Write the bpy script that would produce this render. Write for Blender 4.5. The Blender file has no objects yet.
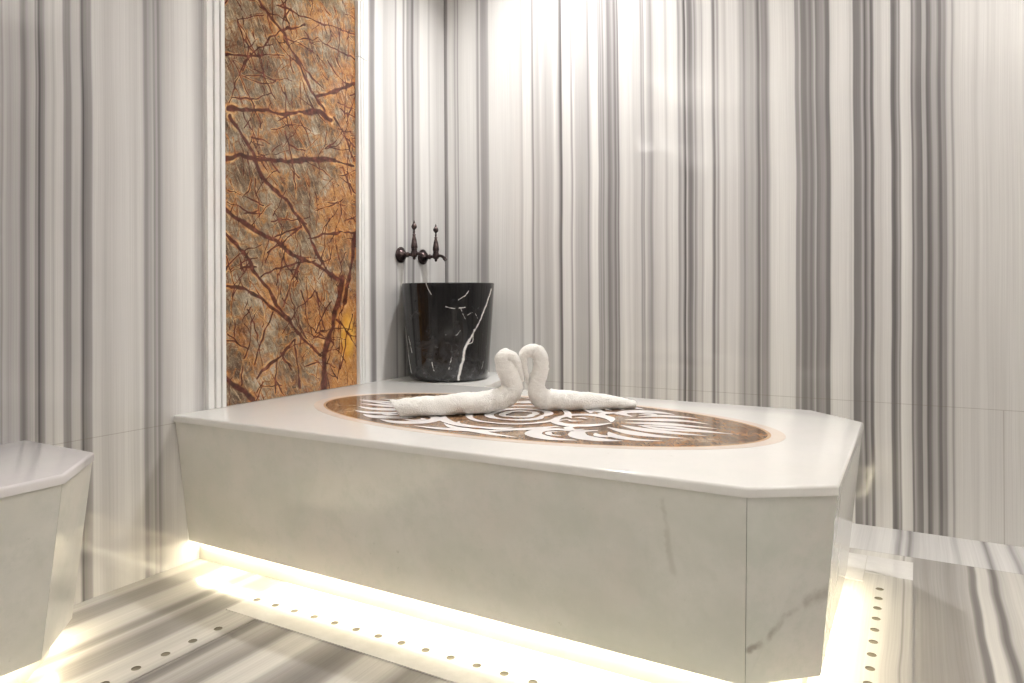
STRIPES_BACK=[(-0.011,0.8),(-0.005,0.5),(0.008,0.58),(0.018,0.62),(0.024,0.84),(0.047,0.84),(0.06,0.8),(0.069,0.68),(0.079,0.82),(0.087,0.62),(0.093,0.82),(0.129,0.84),(0.197,0.82),(0.208,0.62),(0.215,0.64),(0.221,0.84),(0.227,0.66),(0.24,0.62),(0.258,0.64),(0.273,0.7),(0.279,0.83),(0.341,0.84),(0.452,0.82),(0.472,0.74),(0.48,0.85),(0.52,0.85),(0.534,0.56),(0.541,0.8),(0.564,0.72),(0.575,0.8),(0.603,0.73),(0.636,0.75),(0.652,0.84),(0.668,0.76),(0.676,0.62),(0.684,0.44),(0.69,0.5),(0.695,0.82),(0.716,0.82),(0.732,0.84),(0.743,0.62),(0.751,0.85),(0.764,0.74),(0.795,0.72),(0.821,0.72),(0.829,0.58),(0.837,0.76),(0.852,0.86),(0.875,0.86),(0.882,0.62),(0.887,0.68),(0.893,0.6),(0.898,0.7),(0.905,0.58),(0.913,0.73),(0.923,0.66),(0.93,0.52),(0.943,0.58),(0.953,0.66),(0.965,0.5),(0.972,0.66),(0.98,0.5),(0.985,0.78),(1.012,0.84),(1.031,0.8),(1.041,0.83),(1.055,0.76),(1.084,0.78),(1.091,0.62),(1.098,0.7),(1.103,0.62),(1.108,0.8),(1.122,0.7),(1.138,0.62),(1.15,0.78),(1.178,0.82),(1.196,0.82),(1.206,0.72),(1.215,0.82),(1.238,0.84),(1.256,0.82),(1.263,0.62),(1.269,0.66),(1.278,0.76),(1.287,0.5),(1.292,0.35),(1.298,0.76),(1.305,0.56),(1.314,0.5),(1.323,0.56),(1.33,0.72),(1.336,0.6),(1.349,0.78),(1.363,0.76),(1.367,0.68),(1.376,0.83),(1.406,0.83),(1.415,0.55),(1.421,0.5),(1.428,0.78),(1.436,0.62),(1.445,0.82),(1.457,0.8),(1.466,0.74),(1.479,0.83),(1.508,0.8),(1.516,0.82),(1.529,0.72),(1.541,0.7),(1.547,0.6),(1.554,0.7),(1.566,0.72),(1.578,0.68),(1.59,0.72),(1.599,0.6),(1.605,0.46),(1.611,0.6),(1.615,0.7),(1.619,0.6),(1.631,0.62),(1.639,0.56),(1.647,0.68),(1.655,0.82),(1.675,0.85),(1.71,0.84),(1.749,0.82),(1.753,0.6),(1.764,0.6),(1.77,0.72),(1.776,0.55),(1.791,0.52),(1.8,0.62),(1.81,0.52),(1.819,0.6),(1.827,0.72),(1.831,0.52),(1.847,0.6),(1.862,0.62),(1.868,0.5),(1.879,0.5),(1.885,0.8),(1.896,0.84),(1.918,0.84),(1.947,0.82),(1.957,0.76),(1.963,0.82),(1.968,0.5),(1.979,0.52),(1.99,0.54),(1.998,0.68),(2.007,0.42),(2.014,0.58),(2.023,0.68),(2.028,0.45),(2.035,0.5),(2.041,0.78),(2.06,0.76),(2.07,0.81),(2.094,0.82),(2.099,0.5),(2.108,0.45),(2.115,0.55),(2.121,0.68),(2.126,0.56),(2.132,0.84),(2.145,0.82),(2.163,0.8),(2.168,0.46),(2.175,0.66),(2.185,0.52),(2.195,0.5),(2.2,0.5),(2.202,0.68),(2.213,0.68),(2.218,0.44),(2.228,0.5),(2.236,0.66),(2.247,0.68),(2.257,0.48),(2.263,0.5),(2.267,0.62),(2.278,0.58),(2.283,0.74),(2.294,0.78),(2.299,0.64),(2.303,0.64),(2.308,0.79),(2.324,0.8),(2.355,0.81),(2.377,0.77),(2.386,0.82),(2.417,0.8),(2.447,0.81),(2.518,0.82),(2.538,0.6),(2.558,0.84),(2.648,0.5),(2.658,0.6),(2.668,0.7),(2.758,0.84),(2.778,0.8),(2.868,0.6),(2.958,0.78),(2.978,0.8),(2.998,0.7),(3.088,0.5),(3.098,0.5),(3.108,0.8),(3.118,0.84),(3.128,0.7),(3.178,0.78),(3.268,0.5),(3.358,0.78),(3.448,0.8),(3.498,0.82),(3.508,0.8),(3.598,0.8),(3.648,0.5),(3.738,0.7),(3.788,0.78),(3.878,0.6),(3.928,0.6),(4.018,0.6),(4.038,0.84),(4.048,0.7),(4.098,0.6),(4.118,0.5),(4.168,0.6),(4.178,0.5),(4.198,0.5),(4.248,0.84)]
STRIPES_LEFT=[(-4.6,0.82),(-4.585,0.78),(-4.495,0.82),(-4.445,0.7),(-4.43,0.78),(-4.41,0.82),(-4.36,0.78),(-4.27,0.7),(-4.255,0.82),(-4.24,0.78),(-4.19,0.6),(-4.14,0.6),(-4.12,0.82),(-4.07,0.82),(-4.055,0.82),(-4.04,0.8),(-3.95,0.84),(-3.9,0.8),(-3.885,0.7),(-3.835,0.84),(-3.785,0.8),(-3.695,0.78),(-3.605,0.7),(-3.515,0.5),(-3.5,0.6),(-3.45,0.78),(-3.43,0.84),(-3.34,0.84),(-3.29,0.6),(-3.24,0.82),(-3.15,0.6),(-3.1,0.82),(-3.01,0.6),(-2.99,0.82),(-2.94,0.78),(-2.89,0.5),(-2.84,0.6),(-2.79,0.5),(-2.7,0.82),(-2.685,0.5),(-2.67,0.84),(-2.62,0.5),(-2.53,0.84),(-2.48,0.8),(-2.43,0.8),(-2.372,0.792),(-2.333,0.642),(-2.313,0.813),(-2.25,0.535),(-2.228,0.792),(-2.16,0.77),(-2.142,0.535),(-2.132,0.77),(-2.113,0.706),(-2.108,0.599),(-2.103,0.728),(-2.09,0.663),(-2.078,0.706),(-2.065,0.706),(-2.06,0.556),(-2.052,0.514),(-2.047,0.599),(-2.042,0.663),(-2.034,0.706),(-2.026,0.728),(-2.022,0.556),(-2.018,0.642),(-2.014,0.353),(-2.008,0.535),(-2,0.599),(-1.996,0.728),(-1.983,0.77),(-1.975,0.706),(-1.967,0.792),(-1.95,0.802),(-1.946,0.621),(-1.939,0.578),(-1.927,0.578),(-1.922,0.728),(-1.901,0.749),(-1.899,0.706),(-1.891,0.374),(-1.887,0.535),(-1.875,0.599),(-1.866,0.621),(-1.861,0.792),(-1.845,0.792),(-1.823,0.749),(-1.801,0.77),(-1.782,0.802),(-1.759,0.813),(-1.743,0.802),(-1.722,0.77),(-1.709,0.813),(-1.699,0.77),(-1.693,0.589),(-1.683,0.599),(-1.678,0.685),(-1.671,0.642),(-1.667,0.77),(-1.659,0.578),(-1.651,0.706),(-1.643,0.514),(-1.637,0.663),(-1.625,0.749),(-1.603,0.792),(-1.565,0.845),(-1.519,0.856),(-1.503,0.77),(-1.487,0.728),(-1.475,0.706),(-1.471,0.813),(-1.455,0.813),(-0.623,0.8),(-0.609,0.88),(-0.589,0.6),(-0.578,0.55),(-0.561,0.6),(-0.554,0.84),(-0.504,0.82),(-0.49,0.76),(-0.445,0.78),(-0.415,0.8),(-0.404,0.64),(-0.393,0.86),(-0.358,0.85),(-0.342,0.62),(-0.33,0.86),(-0.315,0.65),(-0.291,0.72),(-0.274,0.5),(-0.258,0.78),(-0.225,0.74),(-0.209,0.86),(-0.149,0.86),(-0.136,0.76),(-0.123,0.84),(-0.061,0.78),(-0.034,0.8)]
PANEL_VEINS=[(-1.235,2.040,-1.105,1.948,0.0076),(-1.105,1.948,-0.965,1.760,0.0076),(-0.965,1.760,-0.882,1.695,0.0076),(-1.382,1.597,-1.280,1.615,0.0076),(-1.280,1.615,-1.107,1.634,0.0076),(-1.107,1.634,-1.004,1.664,0.0076),(-1.004,1.664,-0.914,1.689,0.0134),(-0.914,1.689,-0.850,1.664,0.0134),(-0.931,1.745,-0.819,1.791,0.0084),(-0.819,1.791,-0.699,1.858,0.0084),(-1.383,1.404,-1.317,1.436,0.0092),(-1.317,1.436,-1.239,1.432,0.0092),(-1.239,1.432,-1.064,1.454,0.0092),(-1.064,1.454,-0.821,1.495,0.0126),(-1.381,1.792,-1.246,1.824,0.0042),(-1.246,1.824,-1.109,1.871,0.0042),(-1.148,2.052,-0.935,2.055,0.0042),(-0.935,2.055,-0.698,2.080,0.0042),(-1.108,1.959,-0.996,2.023,0.0050),(-1.262,1.434,-1.196,1.352,0.0084),(-1.196,1.352,-1.112,1.292,0.0084),(-1.106,1.928,-0.992,1.831,0.0042),(-0.992,1.831,-0.896,1.781,0.0042),(-0.700,1.798,-0.758,1.670,0.0042),(-1.369,1.577,-1.303,1.502,0.0076),(-1.303,1.502,-1.253,1.436,0.0076),(-1.031,1.638,-0.966,1.532,0.0042),(-1.105,1.563,-1.065,1.442,0.0042),(-1.065,1.442,-1.049,1.352,0.0042),(-0.832,1.680,-0.759,1.595,0.0059),(-0.759,1.595,-0.702,1.512,0.0059),(-0.815,1.494,-0.702,1.485,0.0071),(-0.778,1.474,-0.722,1.367,0.0042),(-1.384,1.224,-1.305,1.181,0.0101),(-1.305,1.181,-1.178,1.134,0.0101),(-1.178,1.134,-1.056,1.075,0.0101),(-1.056,1.075,-0.941,1.042,0.0101),(-0.941,1.042,-0.818,0.988,0.0101),(-1.385,1.142,-1.306,1.070,0.0080),(-1.306,1.070,-1.223,0.970,0.0080),(-1.223,0.970,-1.105,0.829,0.0080),(-1.105,0.829,-1.042,0.760,0.0080),(-1.386,0.952,-1.307,0.936,0.0080),(-1.307,0.936,-1.180,0.878,0.0080),(-1.180,0.878,-1.058,0.779,0.0080),(-1.058,0.779,-0.910,0.659,0.0080),(-1.102,1.293,-1.007,1.194,0.0084),(-1.007,1.194,-0.924,1.074,0.0084),(-0.924,1.074,-0.855,1.000,0.0084),(-1.178,1.134,-1.032,1.186,0.0050),(-1.230,0.993,-1.032,1.052,0.0042),(-1.032,1.052,-0.941,1.055,0.0042),(-1.041,1.039,-1.112,0.871,0.0042),(-0.791,0.989,-0.838,0.808,0.0176),(-0.838,0.808,-0.892,0.657,0.0176),(-0.892,0.657,-0.902,0.506,0.0176),(-0.684,1.232,-0.744,1.003,0.0126),(-0.744,1.003,-0.773,0.884,0.0126),(-0.991,1.146,-0.853,1.180,0.0050),(-0.853,1.180,-0.684,1.192,0.0050),(-0.820,0.807,-0.688,0.681,0.0067),(-1.173,0.854,-1.260,0.658,0.0042),(-1.059,0.731,-1.151,0.674,0.0063),(-1.151,0.674,-1.253,0.606,0.0063),(-1.059,0.731,-1.036,0.539,0.0063),(-1.388,0.621,-1.268,0.521,0.0101),(-1.151,0.678,-1.160,0.530,0.0042),(-0.892,0.771,-0.942,0.924,0.0042),(-1.386,1.012,-1.328,1.069,0.0046),(-0.726,0.830,-0.803,0.598,0.0042),(-0.949,0.762,-0.855,0.894,0.0042),(-1.213,1.760,-1.150,1.679,0.0038),(-1.351,1.779,-1.215,1.549,0.0038),(-0.918,1.985,-0.698,1.963,0.0038),(-1.371,1.300,-1.216,1.262,0.0038),(-1.025,0.936,-0.960,0.750,0.0038)]
SWAN_LEFT=[(0.7042,-1.2041,0.5300,0.0269),(0.7531,-1.1692,0.5327,0.0296),(0.8104,-1.1281,0.5355,0.0314),(0.8626,-1.0908,0.5409,0.0339),(0.9115,-1.0558,0.5498,0.0350),(0.9567,-1.0234,0.5622,0.0375),(0.9833,-1.0043,0.5889,0.0375),(0.9807,-1.0062,0.6230,0.0351),(0.9683,-1.0151,0.6608,0.0334),(0.9600,-1.0210,0.6916,0.0300),(0.9685,-1.0150,0.7068,0.0256),(0.9865,-1.0020,0.6997,0.0205),(1.0018,-0.9911,0.6669,0.0137),(1.0128,-0.9833,0.6189,0.0079)]
SWAN_RIGHT=[(1.3254,-0.7595,0.5181,0.0052),(1.2563,-0.8090,0.5318,0.0173),(1.1705,-0.8703,0.5465,0.0293),(1.1166,-0.9089,0.5479,0.0337),(1.0743,-0.9392,0.5534,0.0367),(1.0476,-0.9583,0.5702,0.0349),(1.0435,-0.9612,0.6011,0.0301),(1.0493,-0.9571,0.6335,0.0291),(1.0564,-0.9520,0.6659,0.0274),(1.0552,-0.9529,0.6967,0.0267),(1.0412,-0.9629,0.7189,0.0260),(1.0207,-0.9776,0.7192,0.0232),(1.0061,-0.9880,0.7010,0.0171),(1.0088,-0.9861,0.6702,0.0116),(1.0156,-0.9812,0.6342,0.0082),(1.0183,-0.9793,0.6085,0.0058)]
import bpy, bmesh, math, random
from mathutils import Vector, Matrix, noise
random.seed(7)
S = bpy.context.scene
COL = S.collection
PI = math.pi

# ------------------------------------------------------------------ helpers
def link(name, me, mats=None, parent=None):
    o = bpy.data.objects.new(name, me)
    COL.objects.link(o)
    if mats is not None:
        for m in (mats if isinstance(mats, (list, tuple)) else [mats]):
            me.materials.append(m)
    if parent: o.parent = parent
    return o

def obj(name, bm, mats, parent=None, smooth=False, angle=35):
    bmesh.ops.recalc_face_normals(bm, faces=bm.faces)
    me = bpy.data.meshes.new(name)
    if smooth:
        for f in bm.faces: f.smooth = True
        for e in bm.edges:
            if len(e.link_faces) == 2 and e.calc_face_angle(0) > math.radians(angle): e.smooth = False
    bm.to_mesh(me); bm.free()
    return link(name, me, mats, parent)

def tag(o, label=None, cat=None, group=None, kind=None):
    if label: o['label'] = label
    if cat: o['category'] = cat
    if group: o['group'] = group
    if kind: o['kind'] = kind
    return o

def thing(name, label, cat, loc=(0, 0, 0), group=None):
    o = bpy.data.objects.new(name, None); COL.objects.link(o)
    o.location = loc; o.empty_display_size = .1
    return tag(o, label, cat, group)

def dup(root, loc, label=None):
    r = root.copy(); COL.objects.link(r); r.location = loc
    if label: r['label'] = label
    for ch in list(root.children):
        c = ch.copy(); COL.objects.link(c); c.parent = r
        for g in ch.children:
            d = g.copy(); COL.objects.link(d); d.parent = c
    return r

def box(bm, x0, x1, y0, y1, z0, z1, bev=0):
    vs = [bm.verts.new((x, y, z)) for z in (z0, z1) for y in (y0, y1) for x in (x0, x1)]
    fs = [bm.faces.new([vs[i] for i in q]) for q in ((0,1,3,2),(4,5,7,6),(0,1,5,4),(2,3,7,6),(0,2,6,4),(1,3,7,5))]
    if bev:
        es = list({e for f in fs for e in f.edges})
        bmesh.ops.bevel(bm, geom=es, offset=bev, segments=2, affect='EDGES', profile=.6)

def prism(bm, bot, top, z0, z1):
    a = [bm.verts.new((x, y, z0)) for x, y in bot]
    b = [bm.verts.new((x, y, z1)) for x, y in top]
    n = len(a)
    bm.faces.new(a[::-1]); bm.faces.new(b)
    for i in range(n): bm.faces.new((a[i], a[(i+1) % n], b[(i+1) % n], b[i]))
    return a, b

def hexa(bm, P):   # 8 points: outer quad (4) then inner quad (4), same order
    v = [bm.verts.new(p) for p in P]
    for q in ((0,1,2,3),(4,5,6,7),(0,1,5,4),(1,2,6,5),(2,3,7,6),(3,0,4,7)):
        bm.faces.new([v[i] for i in q])

def lathe(bm, prof, M=Matrix.Identity(4), n=32):
    rings = []
    for r, z in prof:
        if r < 1e-5: rings.append([bm.verts.new(M @ Vector((0, 0, z)))])
        else: rings.append([bm.verts.new(M @ Vector((r*math.cos(2*PI*i/n), r*math.sin(2*PI*i/n), z))) for i in range(n)])
    for a, b in zip(rings, rings[1:]):
        for i in range(n):
            j = (i+1) % n
            if len(a) == 1 and len(b) == 1: continue
            if len(a) == 1: bm.faces.new((a[0], b[i], b[j]))
            elif len(b) == 1: bm.faces.new((a[i], b[0], a[j]))
            else: bm.faces.new((a[i], a[j], b[j], b[i]))

def catmull(P, t):
    n = len(P)-1
    s = min(max(t, 0), .999999)*n; i = int(s); u = s-i
    g = lambda k: P[min(max(k, 0), n)]
    return [0.5*((2*b)+(c-a)*u+(2*a-5*b+4*c-d)*u*u+(3*b-a-3*c+d)*u**3) for a, b, c, d in zip(g(i-1), g(i), g(i+1), g(i+2))]

def offset_poly(P, d):      # inward offset of a counter-clockwise polygon
    n = len(P); out = []
    for i in range(n):
        p0, p1, p2 = Vector(P[i-1]), Vector(P[i]), Vector(P[(i+1) % n])
        e1 = (p1-p0).normalized(); e2 = (p2-p1).normalized()
        n1 = Vector((-e1.y, e1.x)); n2 = Vector((-e2.y, e2.x))
        m = n1+n2; m = m/(m.dot(n1))
        out.append(tuple(p1+m*d))
    return out

# ------------------------------------------------------------------ node materials
class NT:
    def __init__(s, name):
        s.m = bpy.data.materials.new(name); s.m.use_nodes = True
        s.t = s.m.node_tree; s.t.nodes.clear()
        s.out = s.t.nodes.new('ShaderNodeOutputMaterial')
        s.b = s.t.nodes.new('ShaderNodeBsdfPrincipled')
        s.t.links.new(s.b.outputs[0], s.out.inputs[0])
    def put(s, sock, v):
        if hasattr(v, 'is_output') or isinstance(v, bpy.types.NodeSocket): s.t.links.new(v, sock)
        elif v is not None: sock.default_value = v
    def math(s, op, a, b=None, c=None, clamp=False):
        n = s.t.nodes.new('ShaderNodeMath'); n.operation = op; n.use_clamp = clamp
        s.put(n.inputs[0], a)
        if b is not None: s.put(n.inputs[1], b)
        if c is not None: s.put(n.inputs[2], c)
        return n.outputs[0]
    def vmath(s, op, a, b=None, scale=None):
        n = s.t.nodes.new('ShaderNodeVectorMath'); n.operation = op
        s.put(n.inputs[0], a)
        if b is not None: s.put(n.inputs[1], b)
        if scale is not None: s.put(n.inputs['Scale'], scale)
        return n.outputs['Value'] if op in ('LENGTH', 'DOT_PRODUCT', 'DISTANCE') else n.outputs[0]
    def pos(s): return s.t.nodes.new('ShaderNodeNewGeometry').outputs['Position']
    def objc(s): return s.t.nodes.new('ShaderNodeTexCoord').outputs['Object']
    def sep(s, v):
        n = s.t.nodes.new('ShaderNodeSeparateXYZ'); s.put(n.inputs[0], v); return n.outputs
    def comb(s, x=0, y=0, z=0):
        n = s.t.nodes.new('ShaderNodeCombineXYZ')
        for i, v in enumerate((x, y, z)): s.put(n.inputs[i], v)
        return n.outputs[0]
    def noise(s, vec, scale=5, detail=3, rough=.5, col=False, dist=0):
        n = s.t.nodes.new('ShaderNodeTexNoise'); s.put(n.inputs['Vector'], vec)
        n.inputs['Scale'].default_value = scale; n.inputs['Detail'].default_value = detail
        n.inputs['Roughness'].default_value = rough; n.inputs['Distortion'].default_value = dist
        return n.outputs['Color' if col else 'Fac']
    def voro(s, vec, scale, feature='DISTANCE_TO_EDGE'):
        n = s.t.nodes.new('ShaderNodeTexVoronoi'); n.feature = feature
        s.put(n.inputs['Vector'], vec); n.inputs['Scale'].default_value = scale
        return n.outputs['Distance']
    def ramp(s, fac, stops, interp='LINEAR'):
        n = s.t.nodes.new('ShaderNodeValToRGB'); s.put(n.inputs[0], fac)
        cr = n.color_ramp; cr.interpolation = interp
        for i, (p, c) in enumerate(stops):
            if not isinstance(c, (tuple, list)): c = (c, c, c)
            e = cr.elements[i] if i < 2 else cr.elements.new(p)
            e.position = p; e.color = (*c[:3], 1)
        return n.outputs[0]
    def mix(s, f, a, b):
        n = s.t.nodes.new('ShaderNodeMix'); n.data_type = 'RGBA'
        s.put(n.inputs[0], f)
        for sock, v in ((n.inputs[6], a), (n.inputs[7], b)):
            if isinstance(v, (tuple, list)): v = (*v[:3], 1)
            s.put(sock, v)
        return n.outputs[2]
    def smooth(s, x, lo, hi, a=0., b=1.):
        n = s.t.nodes.new('ShaderNodeMapRange'); n.interpolation_type = 'SMOOTHSTEP'
        s.put(n.inputs[0], x); n.inputs[1].default_value = lo; n.inputs[2].default_value = hi
        n.inputs[3].default_value = a; n.inputs[4].default_value = b
        return n.outputs[0]
    def segs(s, vec, SG):        # distance to the nearest vein segment, divided by its half width
        best = None
        for a, b, w in SG:
            a = Vector(a); b = Vector(b); d = b-a
            pa = s.vmath('SUBTRACT', vec, tuple(a))
            t = s.vmath('DOT_PRODUCT', pa, tuple(d/d.length_squared))
            t = s.math('ADD', t, 0., clamp=True)
            q = s.vmath('SUBTRACT', pa, s.vmath('SCALE', tuple(d), scale=t))
            l = s.math('MULTIPLY', s.vmath('LENGTH', q), 1./w)
            best = l if best is None else s.math('MINIMUM', best, l)
        return best
    def bump(s, h, strength=.2, dist=.002):
        n = s.t.nodes.new('ShaderNodeBump'); n.inputs['Strength'].default_value = strength
        n.inputs['Distance'].default_value = dist; s.put(n.inputs['Height'], h)
        s.t.links.new(n.outputs[0], s.b.inputs['Normal'])
    def set(s, base=None, rough=None, metal=None, spec=None, coat=None):
        if isinstance(base, (tuple, list)): base = (*base[:3], 1)
        s.put(s.b.inputs['Base Color'], base)
        if rough is not None: s.put(s.b.inputs['Roughness'], rough)
        if metal is not None: s.b.inputs['Metallic'].default_value = metal
        if spec is not None: s.b.inputs['Specular IOR Level'].default_value = spec
        if coat is not None: s.b.inputs['Coat Weight'].default_value = coat
        return s.m

def lin(g): return ((g+.055)/1.055)**2.4 if g > .04 else g/12.92

def stripe_color(n, coord, stops, along, gain=1.0, fine=300.0):
    """veined marble: a stack of colour ramps keyed to a place across the wall"""
    st = sorted(stops); val = None; i = 0
    while i < len(st)-1:
        ch = st[i:i+31]; a, b = ch[0][0], ch[-1][0]
        mr = n.t.nodes.new('ShaderNodeMapRange'); n.put(mr.inputs[0], coord)
        mr.inputs[1].default_value = a; mr.inputs[2].default_value = b
        r = n.ramp(mr.outputs[0], [((x-a)/(b-a), min(1, 1.07*lin(g)**1.16)) for x, g in ch])
        if val is None: val = r
        else: val = n.mix(n.math('GREATER_THAN', coord, a), val, r)
        i += 30
    fn = n.noise(n.comb(n.math('MULTIPLY', coord, fine), n.math('MULTIPLY', along, 1.3), 0), 1, 3, .6)
    f2 = n.noise(n.comb(n.math('MULTIPLY', coord, 14), n.math('MULTIPLY', along, .6), 3), 1, 2, .5)
    k = n.math('ADD', n.math('MULTIPLY', n.math('SUBTRACT', fn, .5), .42), n.math('MULTIPLY', n.math('SUBTRACT', f2, .5), .22))
    v = n.math('MULTIPLY', val, n.math('ADD', k, 1.0))
    v = n.math('MULTIPLY', v, gain)
    tint = n.ramp(v, [(0, (1.03, .955, .97)), (.45, (1.01, .98, .97)), (.75, (1, .99, .962))])
    return n.vmath('MULTIPLY', n.comb(v, v, v), tint)

def groove(n, coord, at, w):   # 1 on a joint line
    return n.math('LESS_THAN', n.math('ABSOLUTE', n.math('SUBTRACT', coord, at)), w)

def wall_stripes(name, axis, stops, joints=(), gain=1.0, rough=.055):
    n = NT(name); P = n.sep(n.pos())
    c, z = P[axis], P[2]
    wob = n.noise(n.comb(n.math('MULTIPLY', c, 1.2), 0, n.math('MULTIPLY', z, 1.1)), 1, 2)
    c2 = n.math('ADD', c, n.math('MULTIPLY', n.math('SUBTRACT', wob, .5), .02))
    col = stripe_color(n, c2, stops, z, gain)
    jm = n.math('MULTIPLY', groove(n, z, .486, .0013), .34)
    for (at, zlo, zhi) in joints:
        j = n.math('MULTIPLY', groove(n, c, at, .0014), n.math('MULTIPLY', n.math('GREATER_THAN', z, zlo), n.math('LESS_THAN', z, zhi)))
        jm = n.math('MAXIMUM', jm, n.math('MULTIPLY', j, .4))
    col = n.mix(jm, col, (.16, .13, .10))
    rg = n.smooth(n.noise(n.pos(), 6, 2), .3, .7, rough*.7, rough*1.3)
    n.set(col, rg, spec=.6)
    return n.m

M_BACK = wall_stripes('striped_marble_back', 0, STRIPES_BACK, [(2.455, -1, .486), (3.3, -1, .486)])
M_LEFT = wall_stripes('striped_marble_left', 1, STRIPES_LEFT, [(-2.34, -1, .486)], gain=.97)

def floor_mat():
    n = NT('striped_marble_floor'); P = n.sep(n.pos())
    main = [(-1,.8),(0,.74),(.04,.76),(.06,.6),(.13,.62),(.15,.78),(.2,.82),(.24,.78),(.265,.58),(.29,.6),(.3,.74),(.32,.7),(.34,.58),(.41,.62),(.43,.8),(.47,.77),(.5,.82),(.54,.78),(.56,.52),(.585,.6),(.6,.74),(.63,.72),(.66,.64),(.69,.6),(.715,.82),(.79,.84),(.81,.7),(.86,.6),(.9,.54),(.945,.6),(.97,.8),(1.05,.82),(1.1,.6),(1.18,.66),(1.22,.84),(1.34,.8),(1.37,.58),(1.45,.6),(1.5,.82),(1.6,.84),(1.7,.6),(1.76,.8),(1.9,.84),(1.95,.6),(2.0,.82),
            (2.03,.86),(2.09,.86),(2.12,.80),(2.138,.83),(2.142,.62),(2.149,.8),(2.162,.78),(2.17,.72),(2.2,.68),(2.24,.71),(2.27,.66),(2.3,.7),(2.318,.72),(2.322,.5),(2.336,.52),(2.342,.84),(2.372,.84),(2.378,.48),(2.392,.5),(2.402,.76),(2.44,.84),(2.475,.8),(2.482,.58),(2.5,.76),(2.55,.84),(2.62,.8),(2.64,.6),(2.72,.64),(2.76,.84),(2.9,.8),(2.95,.55),(3.05,.8),(3.2,.84),(3.3,.6),(3.5,.82),(4.5,.8)]
    bord = [(-1,.8),(1.9,.84),(2.02,.8),(2.10,.83),(2.112,.8),(2.118,.56),(2.125,.62),(2.13,.8),(2.143,.8),(2.148,.48),(2.156,.5),(2.16,.76),(2.2,.82),(2.27,.83),(2.288,.82),(2.292,.52),(2.3,.8),(2.35,.82),(2.375,.8),(2.381,.5),(2.395,.56),(2.405,.8),(2.45,.86),(2.465,.62),(2.49,.8),(2.54,.84),(2.56,.6),(2.6,.84),(2.8,.8),(2.84,.6),(3.,.84),(4.5,.8)]
    x, y = P[0], P[1]
    wob = n.noise(n.comb(n.math('MULTIPLY', x, 2), n.math('MULTIPLY', y, 1.6), 0), 1, 2)
    xx = n.math('ADD', x, n.math('MULTIPLY', n.math('SUBTRACT', wob, .5), .03))
    a = n.vmath('MULTIPLY', stripe_color(n, xx, main, y, .88, 160), (1.02, 1., .94)); b = stripe_color(n, xx, bord, y, 1.0, 160)
    f = n.math('GREATER_THAN', y, -.302)
    col = n.mix(f, a, b)
    jm = n.math('MAXIMUM', groove(n, y, -.302, .0014), n.math('MULTIPLY', groove(n, x, 2.6, .0014), 1))
    jm = n.math('MAXIMUM', jm, groove(n, y, -2.35, .0014))
    col = n.mix(n.math('MULTIPLY', jm, .5), col, (.2, .17, .15))
    n.set(col, .13, spec=.5); return n.m
M_FLOOR = floor_mat()

def white_marble(name, base=(.74, .73, .695), dark=(.62, .635, .58), pink=(.73, .69, .65), veins=(), rough=.10, cloud=1., sc=2.2):
    n = NT(name); p = n.pos()
    w = n.noise(p, 3.2, 3, .6, col=True)
    pd = n.vmath('ADD', p, n.vmath('SCALE', n.vmath('SUBTRACT', w, (.5, .5, .5)), scale=.12))
    c1 = n.smooth(n.noise(pd, sc, 5, .6), .38, .68, 0, cloud)
    c2 = n.smooth(n.noise(n.vmath('ADD', pd, (4, 7, 1)), sc*.8, 4, .6), .42, .7, 0, cloud)
    col = n.mix(c1, base, dark); col = n.mix(n.math('MULTIPLY', c2, .8), col, pink)
    # small grey-green specks and hairlines
    mt = n.smooth(n.noise(p, 13, 6, .8), .44, .68, 0, .5)
    col = n.mix(mt, col, dark)
    sp = n.smooth(n.noise(p, 42, 3, .7), .68, .78, 0, .40)
    col = n.mix(sp, col, (.42, .43, .37))
    if veins:
        wn = n.noise(p, 26, 3, .7, col=True); wl = n.noise(p, 7, 2, .6, col=True)
        pv = n.vmath('ADD', p, n.vmath('SCALE', n.vmath('SUBTRACT', wn, (.5,.5,.5)), scale=.022))
        pv = n.vmath('ADD', pv, n.vmath('SCALE', n.vmath('SUBTRACT', wl, (.5,.5,.5)), scale=.03))
        for sg, strength, c in veins:
            d = n.segs(pv, sg)
            col = n.mix(n.smooth(d, .3, 1.6, strength, 0), col, c)
    n.set(col, rough, spec=.5); return n.m

front_veins = [([((1.69,-1.58,.46),(1.70,-1.58,.36),.007),((1.70,-1.58,.36),(1.722,-1.58,.236),.009),((1.722,-1.58,.236),(1.70,-1.56,.12),.006)], .30, (.40,.38,.33)),
               ([((1.775,-1.56,.122),(1.85,-1.55,.165),.010)], .0, (.3,.3,.3))]
corner_veins = [([((1.872,-1.55,.158),(1.90,-1.52,.185),.009),((1.90,-1.52,.185),(1.928,-1.50,.235),.011),((1.928,-1.50,.235),(1.965,-1.47,.262),.012),((1.965,-1.47,.262),(2.03,-1.42,.285),.019)], .95, (.36,.335,.30))]
M_SLAB = white_marble('polished_white_marble_top', base=(.77,.755,.735), dark=(.72,.72,.69), pink=(.76,.73,.70), rough=.14, cloud=.7)
M_FACE = white_marble('white_marble_face', veins=front_veins)
M_CORNER = white_marble('white_marble_corner_face', dark=(.585,.615,.555), veins=corner_veins)
M_BENCH = white_marble('white_marble_bench', base=(.70,.685,.65), dark=(.57,.58,.54))
M_BENCHTOP = white_marble('polished_marble_bench_top', base=(.66,.635,.64), dark=(.62,.605,.60), pink=(.67,.63,.64), rough=.12, cloud=.7)
M_PLINTH = white_marble('white_marble_plinth', base=(.74,.70,.66), pink=(.74,.66,.6))
M_TRIM = white_marble('white_marble_moulding', base=(.80,.79,.77), dark=(.72,.72,.71), pink=(.78,.74,.72), rough=.2, sc=5)
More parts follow.
